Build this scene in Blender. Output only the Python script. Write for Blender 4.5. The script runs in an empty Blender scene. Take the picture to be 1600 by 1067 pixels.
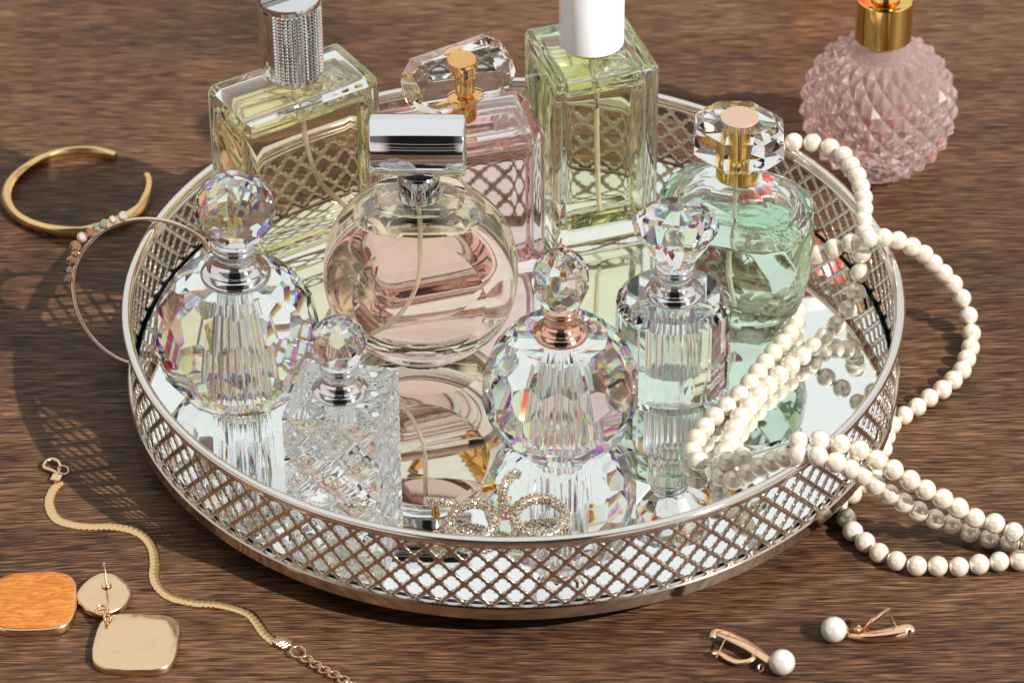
import bpy, bmesh, math, random
from mathutils import Vector, Matrix
random.seed(7)
S = 0.01                       # everything below is written in centimetres
sc = bpy.context.scene
pi = math.pi
R_ = math.radians

# ------------------------------------------------------------------ camera
TH, DIST, TX, TY, ROLL, FPX = 0.646, 147.08, -0.056, 2.927, -0.008, 5800.0
W0, H0 = 1600.0, 1067.0
_c, _s = math.cos(TH), math.sin(TH)
FW = Vector((0, _c, -_s)); _up = Vector((0, _s, _c)); _rt = Vector((1, 0, 0))
RT = math.cos(ROLL) * _rt + math.sin(ROLL) * _up
UP = -math.sin(ROLL) * _rt + math.cos(ROLL) * _up
CAM = Vector((TX, TY, 0)) - FW * DIST

cam_data = bpy.data.cameras.new('camera')
cam = bpy.data.objects.new('camera', cam_data)
sc.collection.objects.link(cam)
m = Matrix((RT, UP, -FW)).transposed().to_4x4()
m.translation = CAM * S
cam.matrix_world = m
cam_data.sensor_width = 36.0
cam_data.lens = 36.0 * FPX / W0
cam_data.clip_start = 0.05
cam_data.clip_end = 100
cam_data.dof.use_dof = True
cam_data.dof.focus_distance = (DIST - 8) * S
cam_data.dof.aperture_fstop = 17
sc.camera = cam

def at(px, py, z):
    """point of the place (cm) at height z that the photograph shows at pixel px, py"""
    d = FW + (px - W0 / 2) / FPX * RT - (py - H0 / 2) / FPX * UP
    t = (z - CAM.z) / d.z
    return CAM + t * d

# ------------------------------------------------------------------ world, sun, exposure
SUN_DIR = Vector((0.66, -0.41, 0.63)).normalized()     # towards the sun
world = bpy.data.worlds.new('World')
sc.world = world
world.use_nodes = True
wt = world.node_tree
wt.nodes.clear()
def wn(t, **k):
    n = wt.nodes.new(t)
    for a, b in k.items(): setattr(n, a, b)
    return n
def wm(op, a, b=None, c=None):
    n = wn('ShaderNodeMath', operation=op)
    for i, v in enumerate((a, b, c)):
        if v is None: continue
        if isinstance(v, (int, float)): n.inputs[i].default_value = v
        else: wt.links.new(v, n.inputs[i])
    return n.outputs[0]
tc = wn('ShaderNodeTexCoord')
sep = wn('ShaderNodeSeparateXYZ'); wt.links.new(tc.outputs['Generated'], sep.inputs[0])
X, Y, Z = sep.outputs
ENV = 0.65
def ss(v, a, b):
    n = wn('ShaderNodeMapRange', interpolation_type='SMOOTHSTEP')
    wt.links.new(v, n.inputs[0]); n.inputs[1].default_value = a; n.inputs[2].default_value = b
    n.inputs[3].default_value = 0; n.inputs[4].default_value = 1
    return n.outputs[0]
# bright white studio wall behind the table and over it, ending 27 degrees past the zenith
plane = wm('ADD', wm('MULTIPLY', Y, math.cos(R_(27))), wm('MULTIPLY', Z, math.sin(R_(27))))
back = ss(plane, -0.015, 0.02)
side = wm('SUBTRACT', 1.0, ss(wm('ABSOLUTE', X), 0.66, 0.80))
panel = wm('MULTIPLY', back, side)
step = wm('MULTIPLY_ADD', ss(Z, 0.55, 0.62), 0.10, 0.90)
# the room to both sides of the camera is light, with extra low glow added for the crystal; the camera itself stands before a dark opening
front = wm('SUBTRACT', 1.0, back)
rightside = wm('MULTIPLY', ss(X, 0.30, 0.42), 0.95)
leftside = wm('MULTIPLY', ss(X, -0.32, -0.46), 0.85)
sides = wm('MULTIPLY', wm('MULTIPLY', wm('ADD', rightside, leftside), ss(Z, -0.02, 0.12)), wm('SUBTRACT', 1.0, wm('MULTIPLY', ss(Z, .42, .56), .78)))
# bright strips added across the dark front to streak the chrome reflections
def band(v, a, b, e=.006): return wm('MULTIPLY', ss(v, a - e, a + e), wm('SUBTRACT', 1.0, ss(v, b - e, b + e)))
lines = wm('ADD', wm('ADD', wm('MULTIPLY', band(Z, .50, .515), .8), wm('MULTIPLY', band(Z, .30, .33), .35)), wm('MULTIPLY', band(Z, .12, .20), .22))
lines = wm('MULTIPLY', lines, front)
lev = wm('ADD', wm('MULTIPLY', wm('MULTIPLY', panel, step), 1.0),
         wm('ADD', wm('MULTIPLY', sides, wm('SUBTRACT', 1.0, panel)), wm('ADD', lines, 0.015)))
lev = wm('MULTIPLY', lev, ENV)
col = wn('ShaderNodeMix', data_type='RGBA')
wt.links.new(panel, col.inputs[0])
col.inputs[6].default_value = (1.0, 0.93, 0.86, 1); col.inputs[7].default_value = (0.975, 1.0, 0.985, 1)
bg = wn('ShaderNodeBackground'); wt.links.new(col.outputs[2], bg.inputs[0]); wt.links.new(lev, bg.inputs[1])
wo = wn('ShaderNodeOutputWorld'); wt.links.new(bg.outputs[0], wo.inputs[0])
world.cycles.sampling_method = 'MANUAL'
world.cycles.sample_map_resolution = 512

sun_d = bpy.data.lights.new('sun', 'SUN')
sun_d.energy = 5.0
sun_d.angle = R_(0.9)
sun_d.color = (1.0, 0.955, 0.89)
sun = bpy.data.objects.new('sun', sun_d)
sun.rotation_euler = SUN_DIR.to_track_quat('Z', 'Y').to_euler()
sun.location = SUN_DIR * 3
sc.collection.objects.link(sun)

vs = sc.view_settings
vs.view_transform = 'Standard'; vs.look = 'None'; vs.exposure = 0.5; vs.gamma = 1.0; vs.use_curve_mapping = False
cy = sc.cycles
cy.max_bounces = 22; cy.transmission_bounces = 20; cy.glossy_bounces = 10; cy.diffuse_bounces = 3
cy.transparent_max_bounces = 8; cy.volume_bounces = 0
cy.caustics_refractive = True; cy.caustics_reflective = True
cy.sample_clamp_indirect = 6.0; cy.sample_clamp_direct = 0.0
cy.blur_glossy = 0.3
cy.use_denoising = True
cy.denoiser = 'OPENIMAGEDENOISE'

# ------------------------------------------------------------------ materials
def mat(name):
    m = bpy.data.materials.new(name); m.use_nodes = True
    nt = m.node_tree
    for n in list(nt.nodes):
        if n.type != 'OUTPUT_MATERIAL': nt.nodes.remove(n)
    return m, nt, [n for n in nt.nodes if n.type == 'OUTPUT_MATERIAL'][0]
def N(nt, t, **k):
    n = nt.nodes.new(t)
    for a, b in k.items(): setattr(n, a, b)
    return n
def principled(name, base, rough=0.3, metal=0.0, **kw):
    m, nt, out = mat(name)
    b = N(nt, 'ShaderNodeBsdfPrincipled')
    b.inputs['Base Color'].default_value = (*base, 1)
    b.inputs['Roughness'].default_value = rough
    b.inputs['Metallic'].default_value = metal
    for k, v in kw.items():
        b.inputs[k.replace('_', ' ')].default_value = v
    nt.links.new(b.outputs[0], out.inputs[0])
    m['b'] = b.name
    return m
def bump(m, scale, strength, dist=0.0002, detail=2, tex='noise'):
    nt = m.node_tree; b = nt.nodes[m['b']]
    tcn = N(nt, 'ShaderNodeTexCoord')
    n = N(nt, 'ShaderNodeTexNoise'); n.inputs['Scale'].default_value = scale; n.inputs['Detail'].default_value = detail
    nt.links.new(tcn.outputs['Object'], n.inputs['Vector'])
    bp = N(nt, 'ShaderNodeBump'); bp.inputs['Strength'].default_value = strength; bp.inputs['Distance'].default_value = dist
    nt.links.new(n.outputs[0], bp.inputs['Height']); nt.links.new(bp.outputs[0], b.inputs['Normal'])
    # slight colour wear of the roughness
    mr = N(nt, 'ShaderNodeMapRange'); r0 = b.inputs['Roughness'].default_value
    mr.inputs[3].default_value = r0 * 0.7; mr.inputs[4].default_value = r0 * 1.4
    nt.links.new(n.outputs[0], mr.inputs[0]); nt.links.new(mr.outputs[0], b.inputs['Roughness'])
    return m
def glass(name, ior=1.5, rough=0.0, color=(1, 1, 1), absorb=None, density=0.0, film=0, bumps=None):
    m, nt, out = mat(name)
    g = N(nt, 'ShaderNodeBsdfGlass'); g.inputs['IOR'].default_value = ior
    g.inputs['Roughness'].default_value = rough; g.inputs['Color'].default_value = (*color, 1)
    if film and 'Thin Film Thickness' in g.inputs:
        g.inputs['Thin Film Thickness'].default_value = film; g.inputs['Thin Film IOR'].default_value = 1.9
    nt.links.new(g.outputs[0], out.inputs[0])
    if bumps:
        tcn = N(nt, 'ShaderNodeTexCoord'); n = N(nt, 'ShaderNodeTexNoise')
        n.inputs['Scale'].default_value = bumps[0]; n.inputs['Detail'].default_value = 1
        nt.links.new(tcn.outputs['Object'], n.inputs['Vector'])
        bp = N(nt, 'ShaderNodeBump'); bp.inputs['Strength'].default_value = bumps[1]; bp.inputs['Distance'].default_value = 0.001
        nt.links.new(n.outputs[0], bp.inputs['Height']); nt.links.new(bp.outputs[0], g.inputs['Normal'])
    if absorb:
        v = N(nt, 'ShaderNodeVolumeAbsorption'); v.inputs['Color'].default_value = (*absorb, 1)
        v.inputs['Density'].default_value = density
        nt.links.new(v.outputs[0], out.inputs['Volume'])
    return m
def crystal(name, iors=(1.50, 1.56, 1.63), film=430, share=.45):
    """cut crystal: each colour bends by its own amount, partly under an iridescent coat"""
    m, nt, out = mat(name)
    last = None
    for c, i in zip(((1, 0, 0), (0, 1, 0), (0, 0, 1)), iors):
        g = N(nt, 'ShaderNodeBsdfGlass'); g.inputs['Color'].default_value = (*c, 1)
        g.inputs['IOR'].default_value = i; g.inputs['Roughness'].default_value = 0.0
        if last is None: last = g.outputs[0]
        else:
            a = N(nt, 'ShaderNodeAddShader'); nt.links.new(last, a.inputs[0]); nt.links.new(g.outputs[0], a.inputs[1]); last = a.outputs[0]
    p = N(nt, 'ShaderNodeBsdfGlass'); p.inputs['IOR'].default_value = iors[1]; p.inputs['Roughness'].default_value = 0
    if film and 'Thin Film Thickness' in p.inputs:
        p.inputs['Thin Film Thickness'].default_value = film; p.inputs['Thin Film IOR'].default_value = 1.62
    mx = N(nt, 'ShaderNodeMixShader'); mx.inputs[0].default_value = share
    nt.links.new(p.outputs[0], mx.inputs[1]); nt.links.new(last, mx.inputs[2])
    nt.links.new(mx.outputs[0], out.inputs[0])
    return m

def wood_material():
    m, nt, out = mat('dark_oak')
    L = nt.links.new
    b = N(nt, 'ShaderNodeBsdfPrincipled')
    tcn = N(nt, 'ShaderNodeTexCoord')
    def mapped(sx, sy, off=0.0, src=None, rot=0.0):
        mp = N(nt, 'ShaderNodeMapping'); mp.inputs['Scale'].default_value = (sx, sy, 1)
        mp.inputs['Location'].default_value = (off, off * .7, 0); mp.inputs['Rotation'].default_value = (0, 0, rot)
        L(src or tcn.outputs['Object'], mp.inputs[0]); return mp.outputs[0]
    def noise(vec, scale, detail=4, rough=.55, dist=0.0):
        n = N(nt, 'ShaderNodeTexNoise'); n.inputs['Scale'].default_value = scale; n.inputs['Detail'].default_value = detail
        n.inputs['Roughness'].default_value = rough; n.inputs['Distortion'].default_value = dist
        L(vec, n.inputs['Vector']); return n.outputs[0]
    def math_(op, a, b_=None, c=None):
        n = N(nt, 'ShaderNodeMath', operation=op)
        for i, v in enumerate((a, b_, c)):
            if v is None: continue
            if isinstance(v, (int, float)): n.inputs[i].default_value = v
            else: L(v, n.inputs[i])
        return n.outputs[0]
    # gentle bending of the grain
    bend = noise(mapped(3, 7, 3.1), 1.0, 1)
    sepn = N(nt, 'ShaderNodeSeparateXYZ'); L(tcn.outputs['Object'], sepn.inputs[0])
    yb = math_('ADD', sepn.outputs[1], math_('MULTIPLY', math_('SUBTRACT', bend, .5), 0.022))
    cmb = N(nt, 'ShaderNodeCombineXYZ'); L(sepn.outputs[0], cmb.inputs[0]); L(yb, cmb.inputs[1])
    v = cmb.outputs[0]
    fine = noise(mapped(55, 1700, 1, v), 1.0, 3, .62)
    fine2 = noise(mapped(95, 2400, 5, v), 1.0, 1, .5)
    med = noise(mapped(34, 820, 2, v), 1.0, 4, .6, .1)
    big = noise(mapped(5, 40, 9, v), 1.0, 3, .5, .3)
    patch = noise(mapped(7, 10, 4), 1.0, 3, .5)
    t = math_('ADD', math_('MULTIPLY', fine, .36), math_('MULTIPLY', med, .20))
    t = math_('ADD', t, math_('MULTIPLY', fine2, .24))
    t = math_('ADD', t, math_('MULTIPLY', big, .10))
    t = math_('ADD', t, math_('MULTIPLY', patch, .10))
    cr = N(nt, 'ShaderNodeValToRGB'); L(t, cr.inputs[0])
    e = cr.color_ramp.elements
    e[0].position = .425; e[0].color = (.013, .005, .0025, 1)
    e[1].position = .60; e[1].color = (.26, .138, .064, 1)
    for p, c in ((.462, (.036, .0150, .0075)), (.50, (.078, .0355, .0175)), (.545, (.138, .068, .0325))):
        q = cr.color_ramp.elements.new(p); q.color = (*c, 1)
    # dark open pores
    pore = noise(mapped(70, 1700, 7, v), 1.0, 1, .5)
    pr = N(nt, 'ShaderNodeMapRange', interpolation_type='SMOOTHSTEP'); L(pore, pr.inputs[0])
    pr.inputs[1].default_value = .56; pr.inputs[2].default_value = .66; pr.inputs[3].default_value = 1; pr.inputs[4].default_value = .24
    mul = N(nt, 'ShaderNodeMix', data_type='RGBA', blend_type='MULTIPLY'); mul.inputs[0].default_value = 1
    L(cr.outputs[0], mul.inputs[6])
    cc = N(nt, 'ShaderNodeCombineColor'); [L(pr.outputs[0], cc.inputs[i]) for i in range(3)]
    L(cc.outputs[0], mul.inputs[7])
    L(mul.outputs[2], b.inputs['Base Color'])
    rr = N(nt, 'ShaderNodeMapRange'); L(t, rr.inputs[0]); rr.inputs[1].default_value = .4; rr.inputs[2].default_value = .65
    rr.inputs[3].default_value = .62; rr.inputs[4].default_value = .45
    L(rr.outputs[0], b.inputs['Roughness'])
    b.inputs['Specular IOR Level'].default_value = .25
    hgt = math_('ADD', math_('MULTIPLY', t, 1.0), math_('MULTIPLY', pr.outputs[0], .25))
    bp = N(nt, 'ShaderNodeBump'); bp.inputs['Strength'].default_value = .5; bp.inputs['Distance'].default_value = .0004
    L(hgt, bp.inputs['Height']); L(bp.outputs[0], b.inputs['Normal'])
    L(b.outputs[0], out.inputs[0])
    return m

M = {}
M['wood'] = wood_material()
M['chrome'] = bump(principled('chrome', (.80, .81, .83), .045, 1.0), 60, .05)
M['nickel'] = bump(principled('warm_nickel', (.64, .56, .49), .11, 1.0), 180, .12)
M['nickel_rim'] = bump(principled('polished_nickel', (.80, .755, .71), .05, 1.0), 120, .02)
M['mirror'] = principled('mirror_glass', (.885, .915, .895), .004, 1.0)
M['mirror_edge'] = principled('mirror_edge', (.012, .03, .025), .12, 0.0)
M['gold'] = bump(principled('polished_gold', (.90, .60, .20), .10, 1.0), 90, .15)
M['orange_gold'] = bump(principled('orange_gold', (.92, .52, .18), .09, 1.0), 90, .1)
M['satin_gold'] = bump(principled('satin_gold', (.84, .58, .27), .24, 1.0), 260, .3)
M['pale_gold'] = bump(principled('pale_gold', (.85, .60, .38), .15, 1.0), 110, .55, .0012, 1)
M['chain_gold'] = bump(principled('chain_gold', (.84, .56, .28), .22, 1.0), 300, .2)
M['rose'] = bump(principled('rose_gold', (.90, .55, .42), .07, 1.0), 90, .1)
M['copper_gold'] = bump(principled('red_gold', (.93, .60, .38), .10, 1.0), 90, .1)
M['rose_band'] = bump(principled('brushed_rose_band', (.84, .66, .54), .22, 1.0), 90, .2)
M['white'] = principled('white_lacquer', (.86, .87, .90), .22, 0, Coat_Weight=.4)
M['peach'] = principled('peach_disc', (.38, .27, .20), .45, 0)
M['tube'] = principled('dip_tube', (.86, .80, .70), .35, 0, Transmission_Weight=.55, IOR=1.05)
M['string'] = principled('thread', (.8, .76, .7), .7)
M['red'] = principled('red_lacquer', (.62, .035, .02), .3)
M['pearl'] = principled('pearl', (.75, .665, .55), .24, 0.30, Coat_Weight=1.0, Coat_Roughness=.07, Coat_IOR=1.9, Specular_IOR_Level=.8)
M['white_pearl'] = principled('white_pearl', (.64, .615, .575), .28, 0.25, Coat_Weight=1.0, Coat_Roughness=.05, Coat_IOR=1.8)
def hide_material():
    m = principled('orange_hide', (.80, .30, .03), .5)
    nt = m.node_tree; b = nt.nodes[m['b']]
    tcn = N(nt, 'ShaderNodeTexCoord'); mp = N(nt, 'ShaderNodeMapping')
    mp.inputs['Scale'].default_value = (170, 1100, 1); mp.inputs['Rotation'].default_value = (0, 0, R_(28))
    nt.links.new(tcn.outputs['Object'], mp.inputs[0])
    n = N(nt, 'ShaderNodeTexNoise'); n.inputs['Scale'].default_value = 1; n.inputs['Detail'].default_value = 3; n.inputs['Distortion'].default_value = 1.2
    nt.links.new(mp.outputs[0], n.inputs['Vector'])
    cr = N(nt, 'ShaderNodeValToRGB'); nt.links.new(n.outputs[0], cr.inputs[0])
    e = cr.color_ramp.elements; e[0].position = .3; e[0].color = (.27, .075, .006, 1); e[1].position = .72; e[1].color = (.58, .225, .03, 1)
    q = cr.color_ramp.elements.new(.5); q.color = (.40, .13, .010, 1)
    nt.links.new(cr.outputs[0], b.inputs['Base Color'])
    bp = N(nt, 'ShaderNodeBump'); bp.inputs['Strength'].default_value = .5; bp.inputs['Distance'].default_value = .0005
    nt.links.new(n.outputs[0], bp.inputs['Height']); nt.links.new(bp.outputs[0], b.inputs['Normal'])
    return m
M['hide'] = hide_material()
M['clear'] = glass('clear_glass', 1.5, absorb=(.80, .93, .86), density=4, bumps=(60, .04))
M['yellow_glass'] = glass('pale_yellow_glass', 1.5, absorb=(.95, .93, .48), density=5, bumps=(55, .05))
M['green_glass'] = glass('pale_green_glass', 1.5, absorb=(.90, .94, .50), density=5, bumps=(55, .05))
M['pink_glass'] = glass('pink_edged_glass', 1.5, absorb=(.96, .58, .52), density=8, bumps=(50, .06))
M['mint_glass'] = glass('mint_glass', 1.5, absorb=(.56, .91, .64), density=6, bumps=(90, .05))
M['peach_glass'] = glass('peach_glass', 1.5, absorb=(.96, .86, .58), density=3)
RL = 1.36 / 1.5
M['liq_yellow'] = glass('yellow_perfume', RL, absorb=(.96, .84, .30), density=14)
M['liq_green'] = glass('green_perfume', RL, absorb=(.93, .90, .36), density=11)
M['liq_pink'] = glass('pink_perfume', RL, absorb=(.95, .50, .46), density=13)
M['liq_peach'] = glass('peach_perfume', RL, absorb=(.995, .78, .42), density=10)
M['liq_mint'] = glass('mint_perfume', RL, absorb=(.56, .91, .62), density=8)
M['air'] = glass('air_pocket', 1 / 1.5)
M['air_x'] = glass('chamber_surface', 1.12 / 1.54, rough=.10)
M['cap_glass'] = glass('cap_acrylic', 1.49, film=0)
M['crystal'] = crystal('cut_crystal', (1.515, 1.535, 1.555), 0, .32)
M['crystal_soft'] = crystal('cut_crystal_plain', (1.51, 1.52, 1.53), 0, .15)
M['crystal_film'] = crystal('cut_crystal_coated', (1.515, 1.54, 1.565), 0, .32)
M['press_glass'] = glass('pressed_glass', 1.50)
def pink_stud():
    m = principled('pink_pressed_glass', (.97, .81, .80), .06, 0, Transmission_Weight=.88, IOR=1.42)
    nt = m.node_tree
    out = [n for n in nt.nodes if n.type == 'OUTPUT_MATERIAL'][0]
    v = N(nt, 'ShaderNodeVolumeAbsorption'); v.inputs['Color'].default_value = (.95, .68, .68, 1); v.inputs['Density'].default_value = 4
    nt.links.new(v.outputs[0], out.inputs['Volume'])
    return m
M['pink_stud'] = pink_stud()
M['stone_red'] = principled('stone_rose', (.34, .16, .09), .05, .3, Transmission_Weight=.4, IOR=1.7)
M['stone_teal'] = principled('stone_teal', (.30, .36, .30), .05, 0, Transmission_Weight=.6, IOR=1.7)
M['stone_lilac'] = principled('stone_clear', (.70, .62, .56), .03, .3, Transmission_Weight=.5, IOR=1.8)
M['pave'] = principled('pave_crystal', (.86, .78, .70), .06, 1.0)
M['pave_metal'] = bump(principled('pave_setting', (.72, .62, .48), .22, 1.0), 300, .3)
M['foot'] = principled('dark_felt', (.02, .018, .016), .9)

# ------------------------------------------------------------------ object helpers
def link(o, parent):
    sc.collection.objects.link(o)
    if parent is not None: o.parent = parent
    return o
def thing(name, label, cat, loc=(0, 0, 0), rz=0.0, group=None):
    o = bpy.data.objects.new(name, None); o.empty_display_size = .01
    o.location = Vector(loc) * S; o.rotation_euler = (0, 0, rz)
    o['label'] = label; o['category'] = cat
    if group: o['group'] = group
    sc.collection.objects.link(o)
    return o
def part(name, bm, material, parent=None, smooth=None, loc=None, rot=None):
    """link one mesh object; smooth = angle in degrees under which edges are rounded, None = flat"""
    bmesh.ops.scale(bm, vec=(S, S, S), verts=bm.verts)
    bmesh.ops.recalc_face_normals(bm, faces=bm.faces)
    me = bpy.data.meshes.new(name); bm.to_mesh(me); bm.free()
    me.materials.append(material)
    if smooth is not None:
        for p in me.polygons: p.use_smooth = True
        me.set_sharp_from_angle(angle=R_(smooth))
    o = bpy.data.objects.new(name, me)
    if loc is not None: o.location = Vector(loc) * S
    if rot is not None: o.rotation_euler = rot
    return link(o, parent)
def newbm(): return bmesh.new()
def add_lathe(bm, prof, seg=64, closed=False, center=(0, 0, 0), rfun=None):
    c = Vector(center); rings = []
    for k, (r, z) in enumerate(prof):
        if r < 1e-5: rings.append([bm.verts.new(c + Vector((0, 0, z)))]); continue
        ring = []
        for i in range(seg):
            a = 2 * pi * i / seg; rr = r * (rfun(a, z, k) if rfun else 1)
            ring.append(bm.verts.new(c + Vector((rr * math.cos(a), rr * math.sin(a), z))))
        rings.append(ring)
    n = len(rings)
    for k in range(n if closed else n - 1):
        A, B = rings[k], rings[(k + 1) % n]
        for i in range(seg):
            j = (i + 1) % seg
            if len(A) == 1 and len(B) == 1: continue
            if len(A) == 1: bm.faces.new((A[0], B[i], B[j]))
            elif len(B) == 1: bm.faces.new((A[i], A[j], B[0]))
            else: bm.faces.new((A[i], A[j], B[j], B[i]))
    return bm
def lathe(prof, seg=64, **k): return add_lathe(newbm(), prof, seg, **k)
def add_tube(bm, pts, r, seg=10, closed=False, flat=None, up=Vector((0, 0, 1))):
    """tube along pts; r number or list; flat=(w,h) elliptical section instead"""
    pts = [Vector(p) for p in pts]; n = len(pts); rings = []
    for i, p in enumerate(pts):
        a = pts[(i - 1) % n] if (closed or i) else p
        b = pts[(i + 1) % n] if (closed or i < n - 1) else p
        t = (b - a).normalized()
        u = up - t * up.dot(t)
        if u.length < 1e-3: u = Vector((0, 1, 0)) - t * t.y
        u.normalize(); s = t.cross(u)
        rr = r[i] if isinstance(r, (list, tuple)) else r
        w, h = flat if flat else (1, 1)
        rings.append([bm.verts.new(p + s * (rr * w * math.cos(2 * pi * k / seg)) + u * (rr * h * math.sin(2 * pi * k / seg))) for k in range(seg)])
    for i in range(n if closed else n - 1):
        A, B = rings[i], rings[(i + 1) % n]
        for k in range(seg): bm.faces.new((A[k], A[(k + 1) % seg], B[(k + 1) % seg], B[k]))
    if not closed:
        bm.faces.new(rings[0]); bm.faces.new(rings[-1])
    return bm
def tube(pts, r, **k): return add_tube(newbm(), pts, r, **k)
def rbox(w, d, h, r=.2, seg=3, z0=0.0):
    bm = newbm(); bmesh.ops.create_cube(bm, size=1)
    bmesh.ops.scale(bm, vec=(w, d, h), verts=bm.verts)
    bmesh.ops.translate(bm, vec=(0, 0, z0 + h / 2), verts=bm.verts)
    if r > 0: bmesh.ops.bevel(bm, geom=bm.edges[:], offset=r, segments=seg, profile=.5, affect='EDGES', clamp_overlap=True)
    return bm
def loft(secs, cap=True, stagger=False):
    """secs: list of (z, [(x,y)...]) with equal counts"""
    bm = newbm(); rings = [[bm.verts.new((x, y, z)) for x, y in pts] for z, pts in secs]
    n = len(rings[0])
    for k in range(len(rings) - 1):
        A, B = rings[k], rings[k + 1]
        for i in range(n):
            j = (i + 1) % n
            if stagger:
                if k % 2 == 0: bm.faces.new((A[i], A[j], B[i])); bm.faces.new((A[j], B[j], B[i]))
                else: bm.faces.new((A[i], B[j], B[i])); bm.faces.new((A[i], A[j], B[j]))
            else: bm.faces.new((A[i], A[j], B[j], B[i]))
    if cap: bm.faces.new(rings[0]); bm.faces.new(rings[-1])
    return bm
def gem(planes, size=10):
    """convex solid left by cutting away everything outside each plane (normal, distance)"""
    bm = newbm(); bmesh.ops.create_cube(bm, size=size)
    for nrm, d in planes:
        nrm = Vector(nrm).normalized()
        geom = bm.verts[:] + bm.edges[:] + bm.faces[:]
        res = bmesh.ops.bisect_plane(bm, geom=geom, dist=1e-5, plane_co=nrm * d, plane_no=nrm, clear_outer=True)
        cut = [e for e in res['geom_cut'] if isinstance(e, bmesh.types.BMEdge)]
        if cut: bmesh.ops.contextual_create(bm, geom=cut)
    return bm
def ellipsoid_planes(rx, rz, rows, n0, lo=-90, hi=90, twist=0.0, ry=None):
    """tangent planes of an ellipsoid in staggered rings"""
    ry = ry or rx; out = []
    for k in range(rows):
        lat = lo + (hi - lo) * (k + .5) / rows
        n = max(5, round(n0 * math.cos(R_(lat)) ** .6))
        n = n0 if abs(lat) < 62 else max(6, n0 // 2)
        for i in range(n):
            a = 2 * pi * (i + (.5 if k % 2 else 0)) / n + twist
            p = Vector((rx * math.cos(R_(lat)) * math.cos(a), ry * math.cos(R_(lat)) * math.sin(a), rz * math.sin(R_(lat))))
            nn = Vector((p.x / rx ** 2, p.y / ry ** 2, p.z / rz ** 2)).normalized()
            out.append((nn, p.dot(nn)))
    return out
def move(bm, v): bmesh.ops.translate(bm, vec=Vector(v), verts=bm.verts); return bm
def scl(bm, v): bmesh.ops.scale(bm, vec=Vector(v), verts=bm.verts); return bm
def rotz(bm, a): bmesh.ops.rotate(bm, cent=(0, 0, 0), matrix=Matrix.Rotation(a, 3, 'Z'), verts=bm.verts); return bm
def rota(bm, a, ax): bmesh.ops.rotate(bm, cent=(0, 0, 0), matrix=Matrix.Rotation(a, 3, ax), verts=bm.verts); return bm
def catmull(P, n=8):
    P = [Vector(p) for p in P]; out = []
    for i in range(len(P) - 1):
        p0 = P[max(i - 1, 0)]; p1 = P[i]; p2 = P[i + 1]; p3 = P[min(i + 2, len(P) - 1)]
        for k in range(n):
            t = k / n
            out.append(.5 * ((2 * p1) + (p2 - p0) * t + (2 * p0 - 5 * p1 + 4 * p2 - p3) * t * t + (3 * p1 - p0 - 3 * p2 + p3) * t ** 3))
    out.append(P[-1]); return out
def resample(P, d):
    out = [P[0].copy()]; need = d; prev = P[0]
    for q in P[1:]:
        seg = (q - prev).length
        while seg >= need:
            prev = prev + (q - prev) * (need / seg); out.append(prev.copy()); seg = (q - prev).length; need = d
        need -= seg; prev = q
    return out

# ------------------------------------------------------------------ the table
bm = newbm(); bmesh.ops.create_grid(bm, x_segments=2, y_segments=2, size=1)
scl(bm, (150, 110, 1)); move(bm, (0, 25, 0))
t = part('tabletop', bm, M['wood']); t['kind'] = 'structure'

# ------------------------------------------------------------------ tray
ZM = 1.55        # mirror surface
Z0, Z1, ZR = 1.0, 1.58, 4.35
RW = 14.74
tray = thing('mirror_tray', 'large round mirrored tray with a pierced silver lattice wall holding the perfume bottles', 'tray')
part('mirror', lathe([(0, ZM), (14.5, ZM), (14.5, ZM - .02), (0, ZM - .02)], 160), M['mirror'], tray)
part('mirror_edge', lathe([(14.5, ZM - .001), (14.56, ZM - .03), (14.56, ZM - .28), (14.3, ZM - .28), (14.3, ZM - .03)], 160, closed=True), M['mirror_edge'], tray, 40)
part('base', lathe([(0, 1.16), (14.7, 1.16), (14.7, 1.04), (0, 1.04)], 96), M['foot'], tray)
part('base_band', lathe([(RW + .10, Z0), (RW + .17, Z0 + .05), (RW + .17, Z1 - .06), (RW + .12, Z1), (RW - .02, Z1),
                         (RW - .14, Z1 - .25), (RW - .14, Z0 + .02)], 240, closed=True), M['nickel'], tray, 35)
def rim_profile():
    pr = []
    for k in range(20):
        a = 2 * pi * k / 20
        pr.append((RW + .02 + .19 * math.cos(a), 4.53 + .18 * math.sin(a)))
    return pr
part('rim', lathe(rim_profile(), 240, closed=True), M['nickel_rim'], tray, 60)
part('rim_lip', lathe([(RW - .20, 4.34), (RW - .10, 4.40), (RW + .12, 4.40), (RW + .12, 4.30), (RW - .20, 4.26)], 240, closed=True), M['nickel'], tray, 40)
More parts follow.
